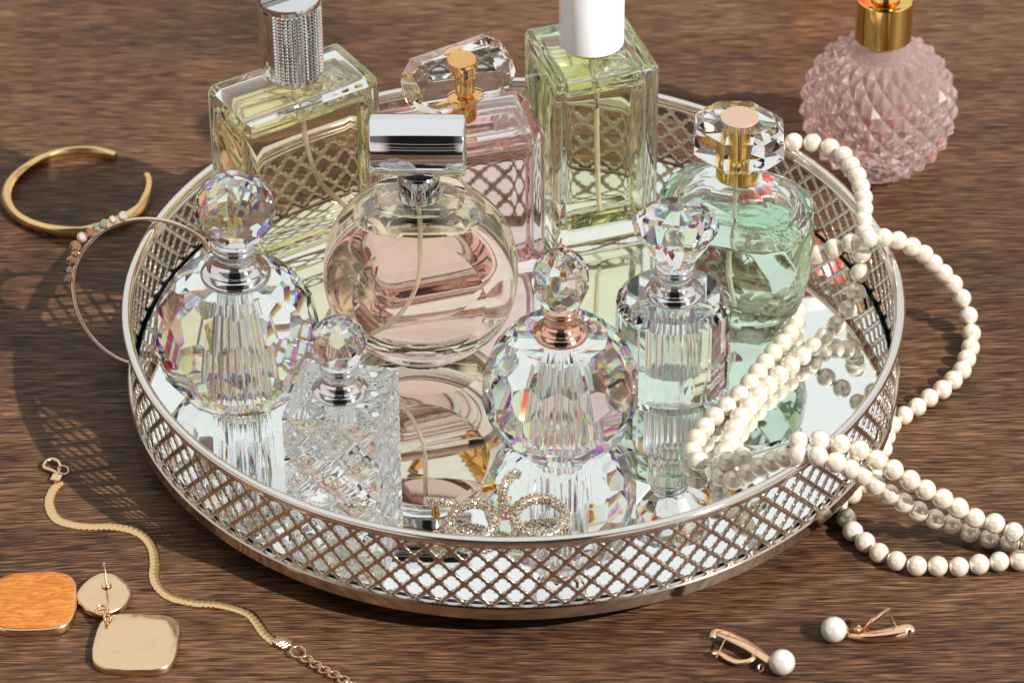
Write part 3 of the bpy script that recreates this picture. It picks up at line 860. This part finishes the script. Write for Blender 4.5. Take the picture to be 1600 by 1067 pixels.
F = [(1322, 789, .375), (1322, 808, .375), (1335, 833, .375), (1356, 850, .375), (1378, 866, .375), (1405, 877, .375), (1436, 884, .375), (1467, 884, .375), (1499, 885, .375), (1530, 881, .375), (1561, 877, .375), (1592, 875, .375), (1625, 872, .375)]
pos = []
for Sx in (A, A2, B, C, D, F):
    P = catmull([at(*q) for q in Sx], 10)
    pts = resample(P, PR * 1.985)
    part('thread', tube(P, .035, seg=6), M['string'], neck, 60)
    pos += pts
keep = []
for p in pos:
    # never sink into the table or the mirror
    rr = math.hypot(p.x, p.y)
    if all((p - q).length > PR * 1.55 for q in keep): keep.append(p)
pos = keep
pb = newbm(); bmesh.ops.create_uvsphere(pb, u_segments=28, v_segments=18, radius=PR)
pearl0 = part('pearl', pb, M['pearl'], neck, 180)
# the pearls nearest the camera as parts, the farthest as one piece
order = sorted(pos, key=lambda p: (p - CAM).length)
near, far = order[:99], order[99:]
for k, p in enumerate(near):
    o = pearl0 if k == 0 else pearl0.copy()
    o.location = p * S
    o.rotation_euler = (random.random() * 6, random.random() * 6, random.random() * 6)
    s_ = random.uniform(.97, 1.02); o.scale = (s_, s_, s_ * random.uniform(.97, 1.01))
    if k: sc.collection.objects.link(o)
if far:
    fb = newbm()
    for p in far:
        r = bmesh.ops.create_uvsphere(fb, u_segments=28, v_segments=18, radius=PR * random.uniform(.97, 1.01), matrix=Matrix.Translation(p))
    fo = part('far_pearls', fb, M['pearl'], neck, 180); fo['kind'] = 'stuff'

# ------------------------------------------------------------------ gold cuff bangle
c = at(121, 299, .25)
cuff = thing('gold_bangle', 'open twisted gold bangle lying flat on the wood behind the thin bangle', 'bangle', (c.x, c.y, 0))
def twisted(R=2.98, a0=R_(62), a1=R_(380), n=150, w=.24, h=.16):
    bm = newbm(); rings = []
    for i in range(n + 1):
        t_ = i / n; a = a0 + (a1 - a0) * t_
        ct = Vector((R * math.cos(a), R * .98 * math.sin(a), .24 + .03 * math.sin(5 * a)))
        o = Vector((math.cos(a), math.sin(a), 0)); up = Vector((0, 0, 1)); tw = R_(35) * math.sin(a * 2.5 + .6) + R_(20)
        e = 1 - .12 * (abs(t_ - .5) * 2) ** 8
        ring = []
        for k in range(12):
            q = 2 * pi * k / 12; cx = math.copysign(abs(math.cos(q)) ** .55, math.cos(q)) * h * e; cy_ = math.copysign(abs(math.sin(q)) ** .55, math.sin(q)) * w * e
            ring.append(bm.verts.new(ct + o * (cx * math.cos(tw) - cy_ * math.sin(tw)) + up * (cx * math.sin(tw) + cy_ * math.cos(tw))))
        rings.append(ring)
    for i in range(n):
        for k in range(12): bm.faces.new((rings[i][k], rings[i][(k + 1) % 12], rings[i + 1][(k + 1) % 12], rings[i + 1][k]))
    bm.faces.new(rings[0]); bm.faces.new(rings[-1])
    return bm
part('band', twisted(), M['satin_gold'], cuff, 40)

# thin jewelled bangle hooked over the rim
bang = thing('jewelled_bangle', 'thin rose gold bangle set with small coloured stones, leaning over the tray rim', 'bangle', tuple(at(200, 566, .1)))
b0 = at(200, 566, .1)
def bz(py): return max(.14, 4.86 - (py - 344) / (567 - 344) * 4.7)
loop = [(326, 392), (318, 376), (300, 362), (270, 349), (240, 343.5), (212, 344), (185, 350), (160, 362), (140, 380), (124, 403), (115, 430), (115, 458), (122, 490), (137, 519), (158, 543), (182, 560), (202, 568)]
P = [at(x, y, bz(y)) - b0 for x, y in loop]
P = catmull(P, 10)
part('band', tube(P, .10, seg=12, flat=(1.0, 1.6), up=-FW), M['rose_band'], bang, 60)
def stone(parent, p, r, stone_mat, setting, k):
    pl = [(Vector((math.cos(2 * pi * i / 8), math.sin(2 * pi * i / 8), .7)), 1.0) for i in range(8)]
    pl += [(Vector((math.cos(2 * pi * i / 8), math.sin(2 * pi * i / 8), -.8)), .8) for i in range(8)] + [((0, 0, 1), .72), ((0, 0, -1), .6)]
    q = Vector((random.uniform(-.3, .3), -.6, .7)).to_track_quat('Z', 'Y').to_matrix()
    bm = gem(pl, 4); scl(bm, (r, r, r)); bmesh.ops.rotate(bm, cent=(0, 0, 0), matrix=q, verts=bm.verts); move(bm, p)
    part('stone', bm, stone_mat, parent)
    bm = newbm()
    ring = [p + q @ Vector((r * 1.02 * math.cos(2 * pi * i / 20), r * 1.02 * math.sin(2 * pi * i / 20), 0)) for i in range(20)]
    add_tube(bm, ring, r * .22, seg=8, closed=True)
    for i in range(4):
        a = pi / 4 + i * pi / 2; e = q @ Vector((math.cos(a), math.sin(a), 0)) * r * .98
        add_tube(bm, [p + e - q @ Vector((0, 0, r * .6)), p + e * .92 + q @ Vector((0, 0, r * .55))], r * .13, seg=6)
    part('setting', bm, setting, parent, 50)
for k, (x, y, r, sm_) in enumerate(((192, 338, .17, 'stone_lilac'), (176, 343, .13, 'stone_lilac'), (162, 350, .16, 'stone_teal'), (151, 356, .13, 'stone_teal'), (142, 364, .17, 'stone_red'),
                                    (128, 371, .17, 'stone_lilac'), (118, 385, .18, 'stone_red'), (117, 395, .14, 'stone_red'), (112, 408, .17, 'stone_red'), (109, 422, .11, 'stone_lilac'), (107, 436, .15, 'stone_red'))):
    stone(bang, at(x, y, bz(y) + .05) - b0, r, M[sm_], M['copper_gold'], k)

# ------------------------------------------------------------------ herringbone bracelet
brace = thing('herringbone_bracelet', 'flat gold herringbone bracelet lying in waves with a clasp and extension chain', 'bracelet')
px = [(94, 752), (84, 763), (78, 778), (79, 793), (89, 809), (109, 817), (138, 821), (174, 821), (205, 826), (227, 838), (239, 856), (242, 877), (241, 899), (250, 918), (270, 932), (305, 940), (337, 942), (366, 948), (389, 957), (402, 971), (414, 988), (432, 1003)]
P = resample(catmull([at(x, y, .09) for x, y in px], 14), .05)
bm = newbm(); prev = None; n = len(P)
for i, p in enumerate(P):
    a, b_ = P[max(i - 1, 0)], P[min(i + 1, n - 1)]; t_ = (b_ - a).normalized(); s_ = Vector((-t_.y, t_.x, 0))
    hw = .195; rise = .005 if i % 2 else 0
    row = []
    for k in range(9):
        u_ = -1 + k / 4
        z_ = .045 + .045 * (1 - abs(u_) ** 2.5) + rise * (1 - abs(u_) ** 4) + (.008 * math.sin(i * 1.5) if abs(u_) < .9 else 0)
        row.append(bm.verts.new(Vector((p.x, p.y, 0)) + s_ * hw * u_ + t_ * (-abs(u_) * .05) + Vector((0, 0, z_))))
    row2 = [bm.verts.new(Vector((p.x, p.y, .015)) + s_ * hw * u_) for u_ in (1, -1)]
    ring = row + row2
    if prev:
        for k in range(len(ring)): bm.faces.new((prev[k], prev[(k + 1) % len(ring)], ring[(k + 1) % len(ring)], ring[k]))
    else: bm.faces.new(ring)
    prev = ring
bm.faces.new(prev)
part('flat_chain', bm, M['chain_gold'], brace, 60)
def ribbed_tab(p, q, w=.24, h=.17, ribs=3):
    bm = newbm(); d = (q - p); L_ = d.length; t_ = d.normalized(); a = math.atan2(t_.y, t_.x)
    b2_ = rbox(L_, w * 2, h, .04, 2)
    for k in range(ribs):
        pass
    rotz(b2_, a); move(b2_, (p + q) / 2 * 1.0 - Vector((0, 0, (p + q).z / 2 - .01)))
    return b2_, a
tab, a = ribbed_tab(at(430, 1001, 0), at(452, 1012, 0))
part('end_tab', tab, M['pale_gold'], brace, 40)
for k in range(3):
    q = at(437 + 5 * k, 1004 + 2.6 * k, .2); d = Vector((math.cos(a + 1.2), math.sin(a + 1.2), 0)) * .16
    part('tab_ridge', tube([q - d, q + d], .03, seg=8), M['pale_gold'], brace, 60)
tab, a2 = ribbed_tab(at(86, 755, 0), at(93, 742, 0), .2, .16)
part('end_tab', tab, M['pale_gold'], brace, 40)
def ring_pts(c, r, nrm, n=28, el=1.0, ax=0.0):
    q = Vector(nrm).to_track_quat('Z', 'Y').to_matrix()
    R2 = Matrix.Rotation(ax, 3, 'Z')
    return [c + q @ (R2 @ Vector((r * el * math.cos(2 * pi * i / n), r * math.sin(2 * pi * i / n), 0))) for i in range(n)]
part('jump_ring', tube(ring_pts(at(466, 1018, .16), .27, (.1, -.1, 1)), .042, seg=8, closed=True), M['pale_gold'], brace, 60)
links = [(480, 1029), (487, 1033), (494, 1038), (500, 1042), (507, 1046), (514, 1050), (522, 1053), (529, 1057), (537, 1061), (544, 1066), (551, 1071), (558, 1075)]
for k, (x, y) in enumerate(links):
    nrm = (.1, -.1, 1) if k % 2 == 0 else (.45, .8, .35)
    part('chain_link', tube(ring_pts(at(x, y, .14), .145, nrm, 24, 1.35, R_(-35)), .036, seg=8, closed=True), M['copper_gold'], brace, 60)
part('jump_ring', tube(ring_pts(at(99, 734, .20), .20, (.25, -.2, 1)), .035, seg=8, closed=True), M['pale_gold'], brace, 60)
clasp = [at(x, y, .16) for x, y in ((92, 741), (86, 737), (76, 733), (70, 731), (69, 727), (73, 721), (80, 718), (88, 719), (93, 724), (95, 731), (92, 738))]
part('lobster_clasp', tube(catmull(clasp, 6), [.05 + .035 * math.sin(pi * k / 60) for k in range(61)], seg=10), M['pale_gold'], brace, 60)

# ------------------------------------------------------------------ dangle earrings at the lower left
def slab(w, d, h, p=4.0, n=80, dent=0.0, wav=0.0, egg=0.0, seed=1, bev=.07):
    rnd = random.Random(seed); ph = [rnd.uniform(0, 6) for _ in range(4)]
    bm = newbm()
    def ring(s, z):
        out = []
        for i in range(n):
            a = 2 * pi * i / n; c_, s_ = math.cos(a), math.sin(a)
            r = (abs(c_) ** p + abs(s_) ** p) ** (-1 / p)
            r *= 1 + wav * (math.sin(5 * a + ph[0]) * .5 + math.sin(9 * a + ph[1]) * .3 + math.sin(14 * a + ph[2]) * .2)
            x, y = w / 2 * r * c_, d / 2 * r * s_
            x *= 1 + egg * y / d
            L_ = math.hypot(x, y); x *= (L_ - s) / L_; y *= (L_ - s) / L_
            out.append(bm.verts.new((x, y, z)))
        return out
    rs = [ring(bev, 0), ring(0, bev * .8), ring(0, h - bev), ring(bev * .35, h - bev * .3), ring(bev, h)]
    k0 = len(rs)
    for f in (.75, .5, .25):
        rr = [bm.verts.new((v.co.x * f, v.co.y * f, h + dent * math.sin(3.1 * v.co.x * f + ph[0]) * math.cos(2.7 * v.co.y * f + ph[1]))) for v in rs[k0 - 1]]
        rs.append(rr)
    for A_, B_ in zip(rs, rs[1:]):
        for i in range(n): bm.faces.new((A_[i], A_[(i + 1) % n], B_[(i + 1) % n], B_[i]))
    bm.faces.new(rs[0]); bm.faces.new(rs[-1])
    return bm
c = at(52, 939, .3)
e1 = thing('dangle_earring', 'large rounded gold earring drop with its orange hide face up, cut by the frame edge', 'earring', (c.x, c.y, 0), R_(2), 'pair of large dangle earrings')
part('gold_frame', slab(3.15, 3.25, .33, 3.6, wav=.006, seed=3), M['pale_gold'], e1, 40)
bm = slab(2.98, 3.06, .05, 3.6, bev=.02, seed=3, wav=.004); move(bm, (0, 0, .335))
part('hide_inlay', bm, M['hide'], e1, 40)
c = at(213, 1002, .3)
e2 = thing('dangle_earring', 'large gold dangle earring lying face down, its hammered square back and upright post showing', 'earring', (c.x, c.y, 0), R_(-3), 'pair of large dangle earrings')
part('square_drop', slab(3.05, 3.05, .32, 3.8, dent=.018, wav=.012, seed=5), M['pale_gold'], e2, 40)
rot_inv = Matrix.Rotation(R_(3), 3, 'Z')
def loc2(px_, py_, z_): return rot_inv @ (at(px_, py_, z_) - Vector((c.x, c.y, 0)))
q = loc2(163, 925, .34)
part('top_disc', rotz(slab(2.0, 2.3, .30, 1.72, dent=.012, wav=.012, egg=-.15, seed=6), R_(8)), M['pale_gold'], e2, 40, loc=(q.x, q.y, .04))
p0 = loc2(166, 914, .36); p1 = p0 + Vector((0, 0, 1.05))
post = part('post', tube([p0, p1], .035, seg=10), M['chrome'], e2, 60)
part('post_base', move(lathe([(0, 0), (.17, 0), (.19, .03), (.16, .07), (0, .09)], 24), p0), M['pale_gold'], e2, 40)
for (x, y, z_, r, nr) in ((159, 953, .42, .21, (.2, -.3, 1)), (163, 961, .5, .16, (1, .3, .2)), (168, 966, .46, .17, (.9, -.2, .5))):
    part('link_ring', tube(ring_pts(loc2(x, y, z_), r, nr, 26), .055, seg=8, closed=True), M['copper_gold'], e2, 60)

# ------------------------------------------------------------------ pearl drop earrings
def pearl_earring(label, base, pearl_px, bodypath, leverpath, postpath, hinge, ring_):
    o = at(*base, 0); o.z = 0
    e = thing('pearl_earring', label, 'earring', tuple(o), 0, 'pair of pearl drop earrings')
    pc = at(*pearl_px) - o
    bm = newbm(); bmesh.ops.create_uvsphere(bm, u_segments=48, v_segments=32, radius=pearl_px[2] - .0, matrix=Matrix.Translation(pc))
    part('pearl', bm, M['white_pearl'], e, 180)
    bp = catmull([at(*q) - o for q in bodypath[0]], 8)
    n = len(bp)
    rad = [max(.04, bodypath[1] * (math.sin(pi * min(1, (k / (n - 1)) ** bodypath[3])) ** .6) + .045) for k in range(n)]
    part('gold_drop', tube(bp, rad, seg=20, flat=bodypath[2]), M['copper_gold'], e, 60)
    lp = catmull([at(*q) - o for q in leverpath], 8)
    part('lever', tube(lp, [.07 + .035 * math.sin(pi * k / (len(lp) - 1)) for k in range(len(lp))], seg=10, flat=(1.3, .8)), M['copper_gold'], e, 60)
    part('post', tube([at(*q) - o for q in postpath], .035, seg=8), M['copper_gold'], e, 60)
    h = at(*hinge) - o
    bm = newbm()
    for d in ((-.09, 0, .02), (.09, .03, 0), (0, -.08, .05), (.02, .08, .08)):
        bmesh.ops.create_uvsphere(bm, u_segments=12, v_segments=8, radius=.085, matrix=Matrix.Translation(h + Vector(d)))
    part('hinge', bm, M['copper_gold'], e, 60)
    cd = at(*ring_) - o
    d = (cd - pc).normalized()
    cup = lathe([(0, 0), (.10, .0), (.17, .05), (.24, .15), (.27, .22), (.0, .20)], 24)
    qm = (-d).to_track_quat('Z', 'Y').to_matrix(); bmesh.ops.rotate(cup, cent=(0, 0, 0), matrix=qm, verts=cup.verts)
    move(cup, pc + d * (pearl_px[2] + .10))
    part('pearl_cup', cup, M['copper_gold'], e, 50)
    return e
pearl_earring('pearl earring lying open with its lever towards the tray, pearl at its lower right', (1180, 1030), (1222, 1034, .47),
              ([(1206, 1036, .3), (1190, 1023, .34), (1168, 1008, .36), (1145, 996, .36), (1126, 988, .34), (1116, 988, .33), (1113, 996, .3)], .10, (1.7, .8), 1.0),
              [(1184, 1022, .3), (1172, 1031, .25), (1155, 1034, .2), (1138, 1028, .18), (1124, 1020, .2), (1112, 1020, .25)],
              [(1133, 998, .36), (1119, 1027, .22)], (1181, 1023, .3), (1206, 1034, .3))
e = [o for o in sc.objects if o.name.startswith('pearl_earring')][-1]
oo = at(1180, 1030, 0)
part('loop', tube(ring_pts(at(1189, 1043, .16) - oo, .12, (.6, -.6, .5), 22), .035, seg=8, closed=True), M['copper_gold'], e, 60)
pearl_earring('pearl earring lying on its smooth gold drop, pearl at its left end', (1350, 1000), (1303, 983, .47),
              ([(1322, 992, .2), (1345, 994, .22), (1370, 993, .26), (1395, 990, .3), (1415, 985, .33), (1422, 986, .34), (1425, 990, .33)], .20, (1.2, 1.0), 1.35),
              [(1350, 986, .35), (1358, 972, .75), (1368, 967, .9), (1380, 958, 1.1), (1391, 950, 1.3)],
              [(1401, 980, .4), (1393, 963, .95)], (1341, 984, .38), (1325, 985, .35))

# ------------------------------------------------------------------ sparkling ring earrings on the mirror
def pave_ring(c, r, nrm, tube_r, a0=0, a1=360, n=26, seed=2, el=1.0):
    """band studded with small crystals: returns (setting bmesh, stones bmesh)"""
    rnd = random.Random(seed)
    q = Vector(nrm).to_track_quat('Z', 'Y').to_matrix()
    full = abs(a1 - a0) >= 359
    pts = []
    for i in range(n + (0 if full else 1)):
        a = R_(a0 + (a1 - a0) * i / n)
        pts.append((a, c + q @ Vector((r * el * math.cos(a), r * math.sin(a), 0))))
    base = tube([p for _, p in pts], tube_r * .80, seg=14, closed=full, up=q @ Vector((0, 0, 1)))
    st = newbm(); N_ = int(r * abs(R_(a1 - a0)) / (tube_r * .62))
    for i in range(N_):
        a = R_(a0 + (a1 - a0) * (i + .5) / N_)
        ctr = c + q @ Vector((r * el * math.cos(a), r * math.sin(a), 0)); out = q @ Vector((math.cos(a), math.sin(a), 0)); up = q @ Vector((0, 0, 1))
        for k in range(7):
            b_ = 2 * pi * (k + .5 * (i % 2)) / 7
            d = (out * math.cos(b_) + up * math.sin(b_)).normalized()
            p = ctr + d * tube_r * .86
            rot = (d + Vector([rnd.uniform(-.25, .25) for _ in range(3)])).to_track_quat('Z', 'Y').to_matrix().to_4x4()
            rr = tube_r * rnd.uniform(.30, .38)
            bmesh.ops.create_icosphere(st, subdivisions=1, radius=rr, matrix=Matrix.Translation(p) @ rot)
    return base, st
def ring_earring(label, o_px, big, small, nut, pin, seed):
    o = at(*o_px, ZM); 
    e = thing('crystal_hoop_earring', label, 'earring', tuple(o), 0, 'pair of sparkling hoop earrings')
    for nm, (c_, r, nrm, tr, a0, a1, el) in (('hoop', big), ('stud_arc', small)):
        b_, s_ = pave_ring(at(*c_) - o, r, nrm, tr, a0, a1, seed=seed, el=el)
        h = part(nm, b_, M['pave_metal'], e, 50)
        part('crystals', s_, M['pave'], h)
    p = at(*nut) - o; d = (at(*pin) - o) - p; L_ = d.length; d.normalize()
    nutm = lathe([(0, 0), (.24, 0), (.24, .06), (.16, .10), (.14, .16), (.18, .46), (.15, .56), (0, .56)], 24)
    bmesh.ops.rotate(nutm, cent=(0, 0, 0), matrix=d.to_track_quat('Z', 'Y').to_matrix(), verts=nutm.verts); move(nutm, p)
    part('butterfly_back', nutm, M['orange_gold'], e, 40)
    part('post', tube([p - d * .15, p + d * L_], .035, seg=8), M['chrome'], e, 60)
ring_earring('sparkling crystal hoop earring standing with its post to the left, right one of the pair', (842, 812),
             ((843, 808, ZM + .42), .86, (.12, -.20, 1), .20, 0, 360, 1.12), ((800, 770, ZM + .95), .72, (.95, -.55, .15), .17, 40, 220, 1.0),
             (776, 758, ZM + 1.15), (745, 766, ZM + .95), 2)
ring_earring('sparkling crystal hoop earring lying with its gold back upright, left one of the pair', (735, 820),
             ((738, 815, ZM + .40), .84, (-.15, -.25, 1), .19, 0, 360, 1.0), ((692, 786, ZM + .75), .62, (.1, .7, .75), .15, 20, 200, 1.0),
             (680, 785, ZM + .95), (681, 812, ZM + .25), 3)
